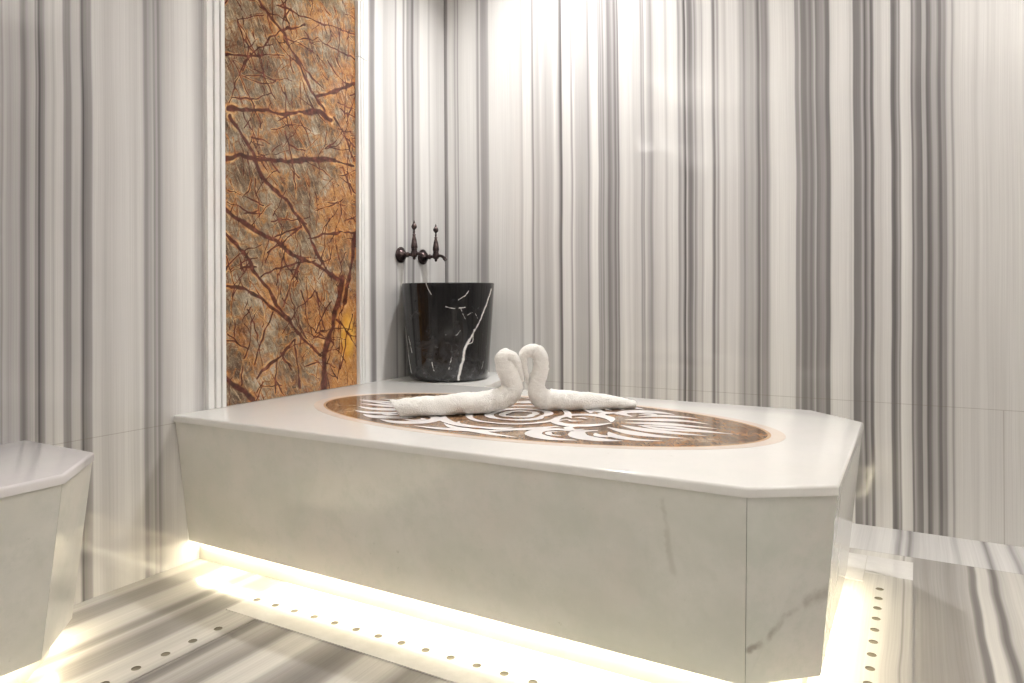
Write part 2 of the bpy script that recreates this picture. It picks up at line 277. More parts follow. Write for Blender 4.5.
M_CREAM = white_marble('cream_marble_border', base=(.74,.65,.57), dark=(.70,.60,.52), pink=(.76,.64,.56), rough=.15, sc=9)
M_DRAIN = white_marble('drain_slab_marble', base=(.74,.725,.70), dark=(.60,.585,.555), pink=(.70,.66,.63), rough=.15, sc=5)

def brown_marble(name, veins=True, axes=(1, 2), tone=1.0, rustk=.75, tint=(.98, .92, .86)):
    n = NT(name); P = n.sep(n.pos())
    p = n.comb(P[axes[0]], P[axes[1]], 0)
    w1 = n.noise(p, 9, 4, .65, col=True); w2 = n.noise(p, 34, 3, .6, col=True)
    pw = n.vmath('ADD', p, n.vmath('SCALE', n.vmath('SUBTRACT', w1, (.5,.5,.5)), scale=.045))
    pw2 = n.vmath('ADD', pw, n.vmath('SCALE', n.vmath('SUBTRACT', w2, (.5,.5,.5)), scale=.016))
    T = lambda c: tuple(v*tone for v in c)
    # ground: olive grey to brown, warm rust clouds
    g = n.noise(pw2, 7, 6, .72)
    col = n.ramp(g, [(.32, T((.035,.022,.018))), (.42, T((.11,.075,.05))), (.50, T((.21,.165,.115))), (.58, T((.33,.29,.22))), (.68, T((.55,.52,.44)))])
    bias = n.math('MULTIPLY', n.math('ADD', P[axes[0]], 1.05), .22) if veins else 0.
    zb = n.math('MULTIPLY', n.math('SUBTRACT', 1.25, P[axes[1]]), .05) if veins else 0.
    rn = n.math('ADD', n.math('ADD', n.noise(n.vmath('ADD', pw, (3.3,1.7,0)), 4.6, 5, .7), bias), zb)
    rust = n.smooth(rn, .49, .62, 0, rustk)
    rcol = n.ramp(n.noise(pw2, 26, 5, .8), [(.34, T((.075,.022,.014))), (.5, T((.30,.10,.028))), (.62, T((.50,.22,.06))), (.74, T((.72,.44,.17)))])
    col = n.mix(rust, col, rcol)
    big = n.smooth(n.noise(n.vmath('ADD', pw, (9.1, 2.2, 0)), 2.6, 3, .6), .40, .62)
    col = n.mix(n.math('MULTIPLY', n.smooth(rn, .58, .72), rustk*.6), col, T((.62,.30,.08)))
    dk = n.smooth(n.noise(n.vmath('ADD', pw2, (1.1, 6.2, 0)), 5.5, 4, .7), .50, .68, 0, .7)
    col = n.mix(dk, col, T((.075,.042,.030)))
    # fine streaks, slanting down to the right
    st = n.noise(n.comb(n.math('ADD', n.math('MULTIPLY', P[axes[0]], 1.0), n.math('MULTIPLY', P[axes[1]], .55)), n.math('MULTIPLY', P[axes[1]], .18), 0), 95, 3, .75)
    col = n.mix(n.smooth(st, .52, .66, 0, .6), col, T((.07,.03,.018)))
    col = n.mix(n.smooth(st, .47, .34, 0, .5), col, T((.66,.52,.33)))
    gr = n.noise(p, 210, 3, .7)
    col = n.mix(n.smooth(gr, .5, .72, 0, .5), col, T((.10,.06,.035)))
    col = n.mix(n.smooth(gr, .46, .3, 0, .35), col, T((.70,.58,.40)))
    # hair cracks
    for sc, th, k in ((6, .012, .5), (13, .03, .7), (27, .05, .7), (52, .08, .5)):
        d = n.voro(n.vmath('ADD', n.vmath('MULTIPLY', pw2, (1.0, .6, 1)), (sc*.37, 0, 0)), sc)
        mask = n.smooth(n.noise(p, sc*.45, 2), .46, .62, 0, 1); gm = n.math('MULTIPLY', mask, n.smooth(rn, .40, .60, .12, .75))
        col = n.mix(n.math('MULTIPLY', gm, n.smooth(d, 0, th*2.4, .9, 0)), col, T((.70,.40,.15)))
        col = n.mix(n.math('MULTIPLY', mask, n.smooth(d, th*.25, th, k, 0)), col, T((.10,.028,.018)))
    if veins:
        wv = n.noise(p, 14, 3, .6, col=True)
        pv = n.vmath('ADD', p, n.vmath('SCALE', n.vmath('SUBTRACT', wv, (.5,.5,.5)), scale=.03))
        pv = n.vmath('ADD', pv, n.vmath('SCALE', n.vmath('SUBTRACT', w2, (.5,.5,.5)), scale=.012))
        at = n.t.nodes.new('ShaderNodeAttribute'); at.attribute_name = 'vein'; d = at.outputs['Fac']
        # golden patch low on the right
        gp = n.vmath('LENGTH', n.vmath('MULTIPLY', n.vmath('SUBTRACT', pv, (-.755, .735, 0)), (1, .42, 1)))
        yel = n.ramp(n.noise(pw2, 16, 3), [(.35, (.62,.30,.04)), (.65, (.85,.52,.10))])
        col = n.mix(n.smooth(gp, .025, .06, .8, 0), col, yel)
        halo = n.math('MULTIPLY', n.smooth(d, .9, 2.6, 1, 0), n.smooth(n.noise(p, 12, 3), .42, .62, .05, .75))
        hcol = n.ramp(n.noise(pw2, 30, 3), [(.36, (.30,.10,.03)), (.5, (.62,.28,.08)), (.64, (.85,.58,.28))])
        col = n.mix(halo, col, hcol)
        vc = n.ramp(n.noise(p, 40, 2), [(.35, (.035,.012,.012)), (.58, (.10,.028,.022)), (.75, (.22,.075,.05))])
        col = n.mix(n.smooth(d, .55, 1.12, .95, 0), col, vc)
    col = n.vmath('MULTIPLY', col, tint)
    n.set(col, .12, spec=.4); return n.m
M_PANEL = brown_marble('rust_brown_veined_marble')
M_MEDAL = brown_marble('brown_marble_inlay', veins=False, axes=(0, 1), tone=1.0, rustk=.12, tint=(.95, .80, .72))
M_MOTIF = white_marble('white_inlay_stone', base=(.84,.82,.82), dark=(.80,.79,.80), pink=(.84,.80,.80), rough=.12, sc=14)

def simple(name, base, rough=.5, metal=0., bump=None, spec=.5):
    n = NT(name); nz = n.noise(n.objc(), 30, 3)
    c = n.mix(n.smooth(nz, .3, .7), tuple(v*.9 for v in base), tuple(min(1, v*1.08) for v in base))
    n.set(c, rough, metal, spec)
    if bump: n.bump(n.noise(n.objc(), bump[0], 4), bump[1], bump[2])
    return n.m
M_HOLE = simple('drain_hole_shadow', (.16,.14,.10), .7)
M_CEIL = simple('white_ceiling_paint', (.78,.76,.72), .7)
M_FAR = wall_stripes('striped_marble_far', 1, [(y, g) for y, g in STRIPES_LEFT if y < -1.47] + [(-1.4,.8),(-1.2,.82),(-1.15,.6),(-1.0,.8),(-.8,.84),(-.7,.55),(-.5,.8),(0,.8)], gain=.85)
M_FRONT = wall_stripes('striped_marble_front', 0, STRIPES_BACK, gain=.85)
M_CHROME = simple('brushed_steel', (.7,.7,.7), .25, 1.)

def bronze():
    n = NT('aged_dark_bronze'); p = n.objc()
    c = n.ramp(n.noise(p, 60, 4, .6), [(.35, (.030,.022,.024)), (.6, (.085,.060,.058)), (.8, (.20,.15,.14))])
    n.set(c, .3, .85); n.bump(n.noise(p, 180, 3), .35, .001); return n.m
M_BRONZE = bronze()

def terry():
    n = NT('white_terry_cloth'); p = n.objc()
    h = n.noise(p, 420, 2, .6); h2 = n.voro(p, 260, 'F1'); h3 = n.noise(p, 40, 3)
    c = n.mix(n.smooth(h2, .1, .7), (.95,.935,.90), (.89,.87,.83))
    n.set(c, .95, spec=.15)
    n.b.inputs['Sheen Weight'].default_value = .35
    n.bump(n.math('ADD', n.math('ADD', h, n.math('MULTIPLY', h2, -.8)), n.math('MULTIPLY', h3, 1.6)), .8, .0035)
    return n.m
M_TERRY = terry()

def emit(name, color, strength):
    n = NT(name)
    n.t.nodes.remove(n.b)
    e = n.t.nodes.new('ShaderNodeEmission'); e.inputs[0].default_value = (*color, 1); e.inputs[1].default_value = strength
    n.t.links.new(e.outputs[0], n.out.inputs[0]); return n.m
LED_POWER = 50.
M_LED = emit('warm_white_led', (1., .90, .64), LED_POWER)
M_LAMP = emit('lamp_diffuser', (1., .93, .85), 12.)

# ------------------------------------------------------------------ the room
RX, RY, RH, T = 3.5, -4.7, 2.9, .12
def slab(name, *a, m=None):
    bm = bmesh.new(); box(bm, *a); return tag(obj(name, bm, m), kind='structure')
slab('floor', -T, RX+T, RY-T, T, -.1, 0, m=M_FLOOR)
slab('ceiling', -T, RX+T, RY-T, T, RH, RH+.1, m=M_CEIL)
slab('wall_back', -T, RX+T, 0, T, 0, RH, m=M_BACK)
slab('wall_left', -T, 0, RY, 0, 0, RH, m=M_LEFT)
slab('wall_right', RX, RX+T, RY, 0, 0, RH, m=M_FAR)
slab('wall_front', -T, RX+T, RY-T, RY, 0, RH, m=M_FRONT)

# rust-brown marble panel and its two stepped mouldings on the left wall
def vein_panel(name, x0, x1, y0, y1, z0, z1, step, mat):
    """thick wall slab whose front face is a fine grid carrying each vertex's distance to the mineral veins"""
    import numpy as np
    ny, nz = int((y1-y0)/step)+1, int((z1-z0)/step)+1
    Y = np.linspace(y0, y1, ny); Z = np.linspace(z0, z1, nz)
    co = []; D = []; rnd = random.Random(11); extra = []
    for k in range(330):                                # thin secondary cracks, each a short wandering line
        y, z = rnd.uniform(y0, y1), rnd.uniform(z0, 2.3); an = rnd.choice((-1.05, -1.25, -.9, .95, .35, -1.45, 1.35, -.1))+rnd.uniform(-.25, .25)
        wd = rnd.uniform(.0016, .0034)
        for q in range(rnd.randint(1, 4)):
            ln = rnd.uniform(.025, .075); a2, b2 = y+ln*math.cos(an), z+ln*math.sin(an)
            extra.append((y, z, a2, b2, wd)); y, z = a2, b2; an += rnd.uniform(-.45, .45)
    seg = np.array([(a, b, c, d, w*1.0) for a, b, c, d, w in PANEL_VEINS]+extra); A = seg[:, :2]; B = seg[:, 2:4]; W = seg[:, 4]; AB = B-A; L2 = (AB**2).sum(1)
    for zz in Z:
        row = []; ww = []
        for yy in Y:
            co.append((x1, yy, zz))
            v = Vector((yy, zz, 0)); q = noise.noise_vector(v*9)*.012+noise.noise_vector(v*30+Vector((5, 1, 0)))*.0065
            ww.append(1+.75*noise.noise(v*16+Vector((2, 9, 0))))
            row.append((yy+q.x, zz+q.y))
        p = np.array(row)[:, None, :]; t = np.clip(((p-A)*AB).sum(2)/L2, 0, 1)
        dd = p-A-AB*t[:, :, None]; dist = np.sqrt((dd**2).sum(2))/(W*np.array(ww)[:, None])
        D += [float(v) for v in dist.min(1)]
    nf = len(co)
    co += [(x0, y0, z0), (x0, y1, z0), (x0, y1, z1), (x0, y0, z1)]
    F = [(j*ny+i, j*ny+i+1, (j+1)*ny+i+1, (j+1)*ny+i) for j in range(nz-1) for i in range(ny-1)]
    c = (0, ny-1, nz*ny-1, (nz-1)*ny)
    F += [(nf, nf+1, *range(ny-1, -1, -1)), (nf+2, nf+3, *range((nz-1)*ny, nz*ny)), (nf+3, nf, *range(0, nz*ny, ny)), (nf+1, nf+2, *range(nz*ny-1, 0, -ny)), (nf, nf+3, nf+2, nf+1)]
    me = bpy.data.meshes.new(name); me.from_pydata(co, [], F); me.update()
    a = me.attributes.new('vein', 'FLOAT', 'POINT'); a.data.foreach_set('value', D+[50.]*4)
    return link(name, me, mat)
tag(vein_panel('marble_panel', .0005, .006, -1.4005, -.6965, .5155, RH-.001, .0031, M_PANEL), 'tall rust-brown veined marble panel on the left wall between white mouldings', 'wall panel')

def moulding(name, y0, y1, flip):
    prof = [(0,.004),(.02,.008),(.03,.013),(.36,.013),(.375,.007),(.45,.007),(.465,.017),(.70,.020),(.72,.012),(.79,.012),(.80,.022),(1,.024),(1,.0005)]
    # profile runs from the outer edge to the edge beside the panel
    w = y1-y0
    bm = bmesh.new(); gaps = [.5155, 1.978, RH-.001]
    for z0, z1 in ((gaps[0], gaps[1]-.0015), (gaps[1]+.0015, gaps[2])):
        pts = [(0, .0005)]+prof
        P = [(x, (y1-u*w) if flip else (y0+u*w)) for u, x in pts]
        a = [bm.verts.new((x, y, z0)) for x, y in P]; b = [bm.verts.new((x, y, z1)) for x, y in P]
        bm.faces.new(a); bm.faces.new(b)
        for i in range(len(P)):
            j = (i+1) % len(P); bm.faces.new((a[i], a[j], b[j], b[i]))
    return tag(obj(name, bm, M_TRIM), kind='structure')
moulding('trim_1', -1.468, -1.401, False)
moulding('trim_2', -.696, -.622, True)

# ------------------------------------------------------------------ floor drain slabs with round holes
def drain(name, label, x0, x1, y0, y1, row, rng, pitch, along):
    """flush marble slab; `along` 0: the row of holes runs in x at y=row; 1: runs in y at x=row"""
    bm = bmesh.new(); zt, zb, r = .0022, .0006, .0115
    def T(u, v, z): return (u, v, z) if along == 0 else (v, u, z)
    u0, u1, v0, v1 = (x0, x1, y0, y1) if along == 0 else (y0, y1, x0, x1)
    h = .02
    def quad(a, b, c, d, mi=0):
        f = bm.faces.new([bm.verts.new(q) for q in (a, b, c, d)]); f.material_index = mi
    def plate(a, b, c, d):
        quad(T(a,c,zt), T(b,c,zt), T(b,d,zt), T(a,d,zt))
    plate(u0, u1, v0, row-h); plate(u0, u1, row+h, v1)
    us = []; u = rng[0]
    while u <= rng[1]+1e-6: us.append(u); u += pitch
    prev = u0
    for c in us:
        plate(prev, c-h, row-h, row+h)
        N = 16; ring = []; sq = []
        for i in range(N):
            t = 2*PI*(i+.5)/N; cx, sx = math.cos(t), math.sin(t); k = h/max(abs(cx), abs(sx))
            ring.append((c+r*cx, row+r*sx)); sq.append((c+k*cx, row+k*sx))
        vt = [bm.verts.new(T(a, b, zt)) for a, b in ring]; vb = [bm.verts.new(T(a, b, zb)) for a, b in ring]
        vs = [bm.verts.new(T(a, b, zt)) for a, b in sq]
        cor = {}
        for i in range(N):
            j = (i+1) % N
            a, b = sq[i], sq[j]
            if abs(a[0]-b[0]) > 1e-6 and abs(a[1]-b[1]) > 1e-6:
                cc = (c+h*math.copysign(1, a[0]+b[0]-2*c), row+h*math.copysign(1, a[1]+b[1]-2*row))
                bm.faces.new((vt[i], vs[i], bm.verts.new(T(cc[0], cc[1], zt)), vs[j], vt[j]))
            else: bm.faces.new((vt[i], vs[i], vs[j], vt[j]))
            f = bm.faces.new((vt[i], vt[j], vb[j], vb[i])); f.material_index = 1
        f = bm.faces.new(vb); f.material_index = 1
        prev = c+h
    plate(prev, u1, row-h, row+h)
    # outer edges
    quad(T(u0,v0,0), T(u1,v0,0), T(u1,v0,zt), T(u0,v0,zt)); quad(T(u0,v1,0), T(u1,v1,0), T(u1,v1,zt), T(u0,v1,zt))
    quad(T(u0,v0,0), T(u0,v1,0), T(u0,v1,zt), T(u0,v0,zt)); quad(T(u1,v0,0), T(u1,v1,0), T(u1,v1,zt), T(u1,v0,zt))
    bmesh.ops.remove_doubles(bm, verts=bm.verts, dist=1e-5)
    for f in bm.faces:
        f.normal_update()
    me = bpy.data.meshes.new(name); bmesh.ops.recalc_face_normals(bm, faces=bm.faces); bm.to_mesh(me); bm.free()
    o = link(name, me, [M_DRAIN, M_HOLE]); return tag(o, label, 'floor drain', 'perforated drain slabs in the floor')
drain('floor_drain', 'long white floor slab with drain holes along the platform front', .425, 2.029, -1.725, -1.502, -1.636, (.453, 2.0), .0781, 0)
o = drain('floor_drain', 'white floor slab with drain holes along the right end of the platform', 2.031, 2.168, -1.725, -.532, 2.079, (-1.64, -.60), .0757, 1)
o.data.materials[0] = M_FLOOR
drain('floor_drain', 'floor slab with drain holes behind the platform, parallel to the back wall', .60, 2.029, -.61, -.362, -.555, (.65, 2.0), .0757, 0)
o = drain('floor_drain', 'narrow striped floor slab with drain holes beside the bench', .472, .552, -4.0, -1.727, .508, (-1.817-.0787*27, -1.80), .0787, 1)
o.data.materials[0] = M_FLOOR
bm = bmesh.new(); box(bm, 2.031, 2.168, -.530, -.362, 0, .0022)
tag(obj('floor_slab', bm, white_marble('wavy_veined_slab', base=(.72,.70,.68), dark=(.60,.585,.56), pink=(.69,.66,.64), veins=[([((1.98,-.50,0),(2.06,-.515,0),.004),((2.06,-.515,0),(2.12,-.555,0),.006),((2.12,-.555,0),(2.17,-.56,0),.004)], .6, (.36,.34,.30))])), 'small wavy-veined floor slab at the corner where the two drain rows meet', 'floor slab')

# ------------------------------------------------------------------ raised marble masses (platform, bench, basin ledge)
def mass(root, top, bot, ztop, zbot, open_edges, mats, names, slab_t=.022, wall_idx=(), slab_m=None):
    """top / bot: matching ccw outlines; edges in wall_idx lie against a wall and are left out"""
    n = len(top); z1 = ztop-slab_t
    bm = bmesh.new()
    prism(bm, top, top, z1, ztop)
    fr = [e for e in bm.edges if abs(e.verts[0].co.z-e.verts[1].co.z) < 1e-6 and e.verts[0].co.z > z1+.001]
    bmesh.ops.bevel(bm, geom=fr, offset=.007, segments=4, affect='EDGES', profile=.5)
    obj('top_slab', bm, slab_m or M_SLAB, root, smooth=True, angle=50)
    # side panels, mitred solids
    k = (ztop-z1)/(ztop-zbot)
    po = [tuple(Vector(a).lerp(Vector(b), k)) for a, b in zip(top, bot)]
    po = offset_poly(po, .0015); bo = bot
    pi = offset_poly(po, .02); bi = offset_poly(bo, .02)
    g = .0006
    for i in range(n):
        if i in wall_idx: continue
        j = (i+1) % n
        def sh(P, Q, s):   # tiny gap at each mitre
            P = Vector(P); Q = Vector(Q); d = (Q-P).normalized(); return P+d*g, Q-d*g
        a0, a1 = sh(bo[i], bo[j], 0); b0, b1 = sh(po[i], po[j], 0); c0, c1 = sh(bi[i], bi[j], 0); d0, d1 = sh(pi[i], pi[j], 0)
        bm = bmesh.new()
        hexa(bm, [(*a0, zbot), (*a1, zbot), (*b1, z1-.0004), (*b0, z1-.0004), (*c0, zbot), (*c1, zbot), (*d1, z1-.0004), (*d0, z1-.0004)])
        obj(names[i], bm, mats[i], root)
    bm = bmesh.new(); q = offset_poly(bot, .021); prism(bm, q, q, zbot+.004, zbot+.016)
    obj('underside_board', bm, M_PLINTH, root)
    return bot

def plinth(root, outline, h):
    bm = bmesh.new(); prism(bm, outline, outline, 0, h); obj('plinth', bm, M_PLINTH, root)

def strip(bm, pts, w, z0, z1):
    for a, b in zip(pts, pts[1:]):
        a = Vector(a); b = Vector(b); d = (b-a).normalized(); nn = Vector((-d.y, d.x))*w/2
        P = [a+nn, b+nn, b-nn, a-nn]
        hexa(bm, [(*q, z0) for q in P]+[(*q, z1) for q in P])

ZT, ZB = .5145, .075
plat = thing('massage_platform', 'large white marble hammam platform with an oval brown inlay and cut corners', 'platform', (0, 0, 0))
top = [(.0015,-1.594), (1.874,-1.596), (2.038,-1.488), (2.038,-.668), (1.868,-.498), (.0015,-.498)]
bot = [(.0015,-1.538), (1.858,-1.548), (1.994,-1.425), (1.994,-.727), (1.850,-.560), (.0015,-.560)]
mass(plat, top, bot, ZT, ZB, None, [M_FACE, M_CORNER, M_FACE, M_CORNER, M_FACE, M_FACE],
     ['front_panel', 'corner_panel', 'end_panel', 'corner_panel', 'back_panel', 'x'], wall_idx=(5,))
pl = [(.002,-1.498), (1.838,-1.506), (1.952,-1.405), (1.952,-.745), (1.832,-.60), (.002,-.60)]
plinth(plat, pl, ZB+.003)
bm = bmesh.new()
strip(bm, [(.01,-1.508), (1.845,-1.517), (1.963,-1.410), (1.963,-.742), (1.838,-.590), (.6,-.585)], .008, .069, .0745)
obj('led_strip', bm, M_LED, plat)

# oval inlay
CX, CY = 1.027, -1.047
def ellipse(a, b, n=128): return [(CX+a*math.cos(2*PI*i/n), CY+b*math.sin(2*PI*i/n)) for i in range(n)]
def ring_mesh(bm, A, B, z0, z1):
    va = [bm.verts.new((*p, z1)) for p in A]; vb = [bm.verts.new((*p, z1)) for p in B]; vc = [bm.verts.new((*p, z0)) for p in A]
    n = len(A)
    for i in range(n):
        j = (i+1) % n
        bm.faces.new((va[i], va[j], vb[j], vb[i])); bm.faces.new((va[i], va[j], vc[j], vc[i]))
z = ZT
bm = bmesh.new(); e = ellipse(.790, .365); prism(bm, e, e, z-.001, z+.0006); med = obj('oval_inlay', bm, M_MEDAL, plat)
bm = bmesh.new(); ring_mesh(bm, ellipse(.838, .402), ellipse(.7995, .3725), z-.001, z+.0006); obj('inlay_border', bm, M_CREAM, med)
bm = bmesh.new(); ring_mesh(bm, ellipse(.7995, .3725), ellipse(.790, .365), z-.001, z+.0008); obj('inlay_outline', bm, simple('tan_stone_line', (.55,.36,.22), .2), med)

# white scrollwork, four-way symmetric about the middle of the oval
def ribbon(bm, pts, w, zz, sx=1, sy=1, n=28):
    """tapered stroke through pts; w = list of widths"""
    L, R = [], []
    W = [(v,) for v in w]
    for i in range(n+1):
        t = i/n; p = Vector(catmull(pts, t)); q = Vector(catmull(pts, min(1, t+.01))); q0 = Vector(catmull(pts, max(0, t-.01)))
        d = (q-q0).normalized(); nn = Vector((-d.y, d.x)); ww = max(.0006, catmull(W, t)[0]/2)
        for side, s in ((L, 1), (R, -1)):
            v = p+nn*ww*s; side.append(bm.verts.new((CX+sx*v.x, CY+sy*v.y, zz)))
    for i in range(n): bm.faces.new((L[i], L[i+1], R[i+1], R[i]))
strokes = [
  # pointed petals towards each end
  ([(.70,.0),(.60,.012),(.50,.02),(.42,.0)], [.002,.020,.030,.004]),
  ([(.64,.06),(.55,.062),(.46,.055),(.37,.02)], [.002,.030,.046,.006]),
  ([(.60,.115),(.52,.13),(.44,.115),(.35,.07)], [.002,.030,.048,.006]),
  ([(.55,.185),(.49,.20),(.42,.185),(.37,.135)], [.002,.026,.036,.005]),
  # blossoms beside them
  ([(.46,.235),(.39,.25),(.32,.225),(.30,.17),(.345,.135)], [.004,.044,.056,.038,.006]),
  ([(.42,.185),(.38,.20),(.35,.175)], [.004,.03,.004]),
  ([(.34,.285),(.27,.295),(.20,.262),(.185,.205),(.235,.165),(.28,.185)], [.004,.038,.05,.042,.026,.005]),
  ([(.28,.245),(.245,.25),(.225,.225),(.245,.205)], [.004,.018,.018,.004]),
  # long scrolls running along the sides
  ([(.18,.325),(.10,.318),(.02,.305),(-.06,.285),(-.13,.25)], [.003,.024,.036,.026,.004]),
  ([(.21,.125),(.17,.185),(.10,.235),(.02,.252),(-.07,.232),(-.10,.20)], [.005,.034,.030,.022,.016,.004]),
  ([(.33,.01),(.29,.075),(.22,.10),(.165,.06),(.19,.012)], [.006,.036,.036,.026,.006]),
  ([(.15,.0),(.155,.06),(.115,.125),(.05,.165),(-.03,.17)], [.024,.026,.020,.018,.004]),
  ([(.085,-.02),(.09,.045),(.05,.09),(-.01,.105)], [.006,.03,.026,.005]),
  ([(.045,.0),(.05,.03),(.02,.055),(-.02,.05)], [.026,.024,.018,.004]),
  ([(.30,.14),(.27,.165),(.24,.13),(.27,.105)], [.004,.026,.026,.006]),
  ([(.24,.018),(.215,.035),(.20,.02)], [.004,.018,.004]),
]
bm = bmesh.new()
for k, (pts, w) in enumerate(strokes):
    for sx in (1, -1):
        for sy in (1, -1):
            jit = [(x+random.uniform(-.006, .006), y*1.02+random.uniform(-.004, .004)) for x, y in pts]
            ribbon(bm, jit, w, z+.0008+.00003*(4*k+(sx > 0)+2*(sy > 0)), sx, sy)
obj('white_scrollwork', bm, M_MOTIF, med)

# bench in the left foreground
bench = thing('bench', 'white marble bench against the left wall, cut off by the left edge of the photo', 'bench')
BY = -4.1
btop = [(.0015, BY), (.498, BY), (.498,-2.215), (.330,-2.050), (.0015,-2.050)]
bbot = [(.0015, BY), (.412, BY), (.412,-2.222), (.254,-2.066), (.0015,-2.066)]
mass(bench, btop, bbot, ZT, ZB, None, [M_BENCH]*5, ['end_panel', 'front_panel', 'corner_panel', 'end_panel', 'x'], wall_idx=(4,), slab_m=M_BENCHTOP)
plinth(bench, [(.002, BY+.02), (.36, BY+.02), (.36,-2.245), (.232,-2.11), (.002,-2.11)], ZB+.003)
bm = bmesh.new(); strip(bm, [(.370, BY+.04), (.370,-2.24), (.236,-2.10), (.01,-2.10)], .008, .069, .0745)
obj('led_strip', bm, M_LED, bench)

# low corner ledge under the basin
ledge = thing('basin_ledge', 'white marble corner ledge behind the platform, carrying the black basin', 'ledge')
lt = [(.0015,-.4965), (.552,-.4965), (.472,-.16), (.472,-.0015), (.0015,-.0015)]
bm = bmesh.new(); prism(bm, lt, lt, ZT-.022, ZT)
fr = [e for e in bm.edges if e.verts[0].co.z > ZT-.001 and e.verts[1].co.z > ZT-.001]
bmesh.ops.bevel(bm, geom=fr, offset=.004, segments=3, affect='EDGES')
obj('top_slab', bm, M_SLAB, ledge, smooth=True, angle=50)
lb = [(.0015,-.4965), (.535,-.4965), (.46,-.17), (.46,-.0015), (.0015,-.0015)]
bm = bmesh.new(); prism(bm, lb, lb, 0, ZT-.0225); obj('body', bm, M_FACE, ledge)

# ------------------------------------------------------------------ basin
BX, BYc, BZ = .236, -.311, ZT
fwd = Vector((-.4918, .8707, 0)); rt = Vector((.8707, .4918, 0))
def basin_r(z): return .187+(z/.453)*.033
def basin_mat():
    n = NT('black_marble_white_veins'); p = n.objc()
    def pt(px, py):
        s = (395+px/5.94-448.5)*.004775; zz = max(.002, min(.45, (381-(275+py/5.94))*.00466)); r = basin_r(zz)
        s = max(-r*.97, min(r*.97, s)); v = rt*s-fwd*math.sqrt(r*r-s*s); return (v.x, v.y, zz)
    polys = [([(575,90),(540,200),(500,300),(455,385)],.0042),([(455,385),(428,440),(420,500)],.0062),([(420,500),(400,560),(393,612)],.0055),([(480,330),(470,400),(450,410)],.002),
             ([(72,300),(88,430),(110,580)],.0042),([(100,370),(122,460)],.0036),([(325,190),(370,200),(430,195)],.0018),([(460,90),(430,130),(395,152)],.0015),
             ([(410,200),(432,262)],.0010),([(325,350),(385,354),(405,330)],.0013),([(215,55),(245,120)],.0018),([(440,240),(475,225),(505,200)],.0009),
             ([(245,510),(255,560)],.0018),([(355,480),(340,550)],.0015),([(470,190),(500,260)],.0008),([(545,430),(520,560)],.0010)]
    sg = []
    for P, w in polys:
        Q = [pt(*q) for q in P]
        sg += [(a, b, w) for a, b in zip(Q, Q[1:])]
    # a few veins on the hidden side too
    for k in range(6):
        t = 1.0+k*.55; z0 = random.uniform(.02, .2); z1 = z0+random.uniform(.1, .25)
        a = (basin_r(z0)*math.cos(t), basin_r(z0)*math.sin(t), z0); b = (basin_r(z1)*math.cos(t+.25), basin_r(z1)*math.sin(t+.25), z1); sg.append((a, b, .0025))
    w = n.noise(p, 22, 4, .65, col=True)
    pv = n.vmath('ADD', p, n.vmath('SCALE', n.vmath('SUBTRACT', w, (.5,.5,.5)), scale=.018))
    d = n.segs(pv, sg)
    base = n.ramp(n.noise(p, 9, 6, .75, dist=.6), [(.3, (.003,.003,.0035)), (.52, (.009,.009,.010)), (.7, (.035,.035,.037))])
    fog = n.smooth(n.sep(p)[2], .16, .0, 0, 1)
    fl = n.math('MULTIPLY', fog, n.smooth(n.noise(p, 34, 5, .8), .5, .72, 0, .38))
    col = n.mix(fl, base, (.28,.28,.30))
    hair = n.smooth(n.voro(n.vmath('ADD', pv, n.vmath('SCALE', w, scale=.06)), 15), 0, .025, .3, 0)
    hair = n.math('MULTIPLY', hair, n.smooth(n.noise(p, 13, 2), .58, .72))
    col = n.mix(hair, col, (.38,.38,.38))
    col = n.mix(n.smooth(d, .5, 1.5, .92, 0), col, (.72,.71,.69))
    n.set(col, .09, spec=.5); return n.m
bm = bmesh.new()
prof = [(0, .0005), (.150, .0005), (.178, .003), (.1855, .012), (.188, .03)]
for i in range(1, 13): prof.append((basin_r(.03+i*.034)+.0010*math.sin(i/12*PI), .03+i*.034))
prof += [(.2195, .4475), (.2185, .4515), (.216, .453), (.200, .453), (.1975, .4515), (.1965, .4475), (.182, .16), (.150, .115), (.08, .098), (.022, .096), (.02, .088), (0, .088)]
lathe(bm, prof, n=96)
o = obj('stone_basin', bm, basin_mat(), None, smooth=True, angle=40); o.location = (BX, BYc, BZ+.0005)
tag(o, 'round tapered black marble basin with white veins standing in the corner', 'basin')

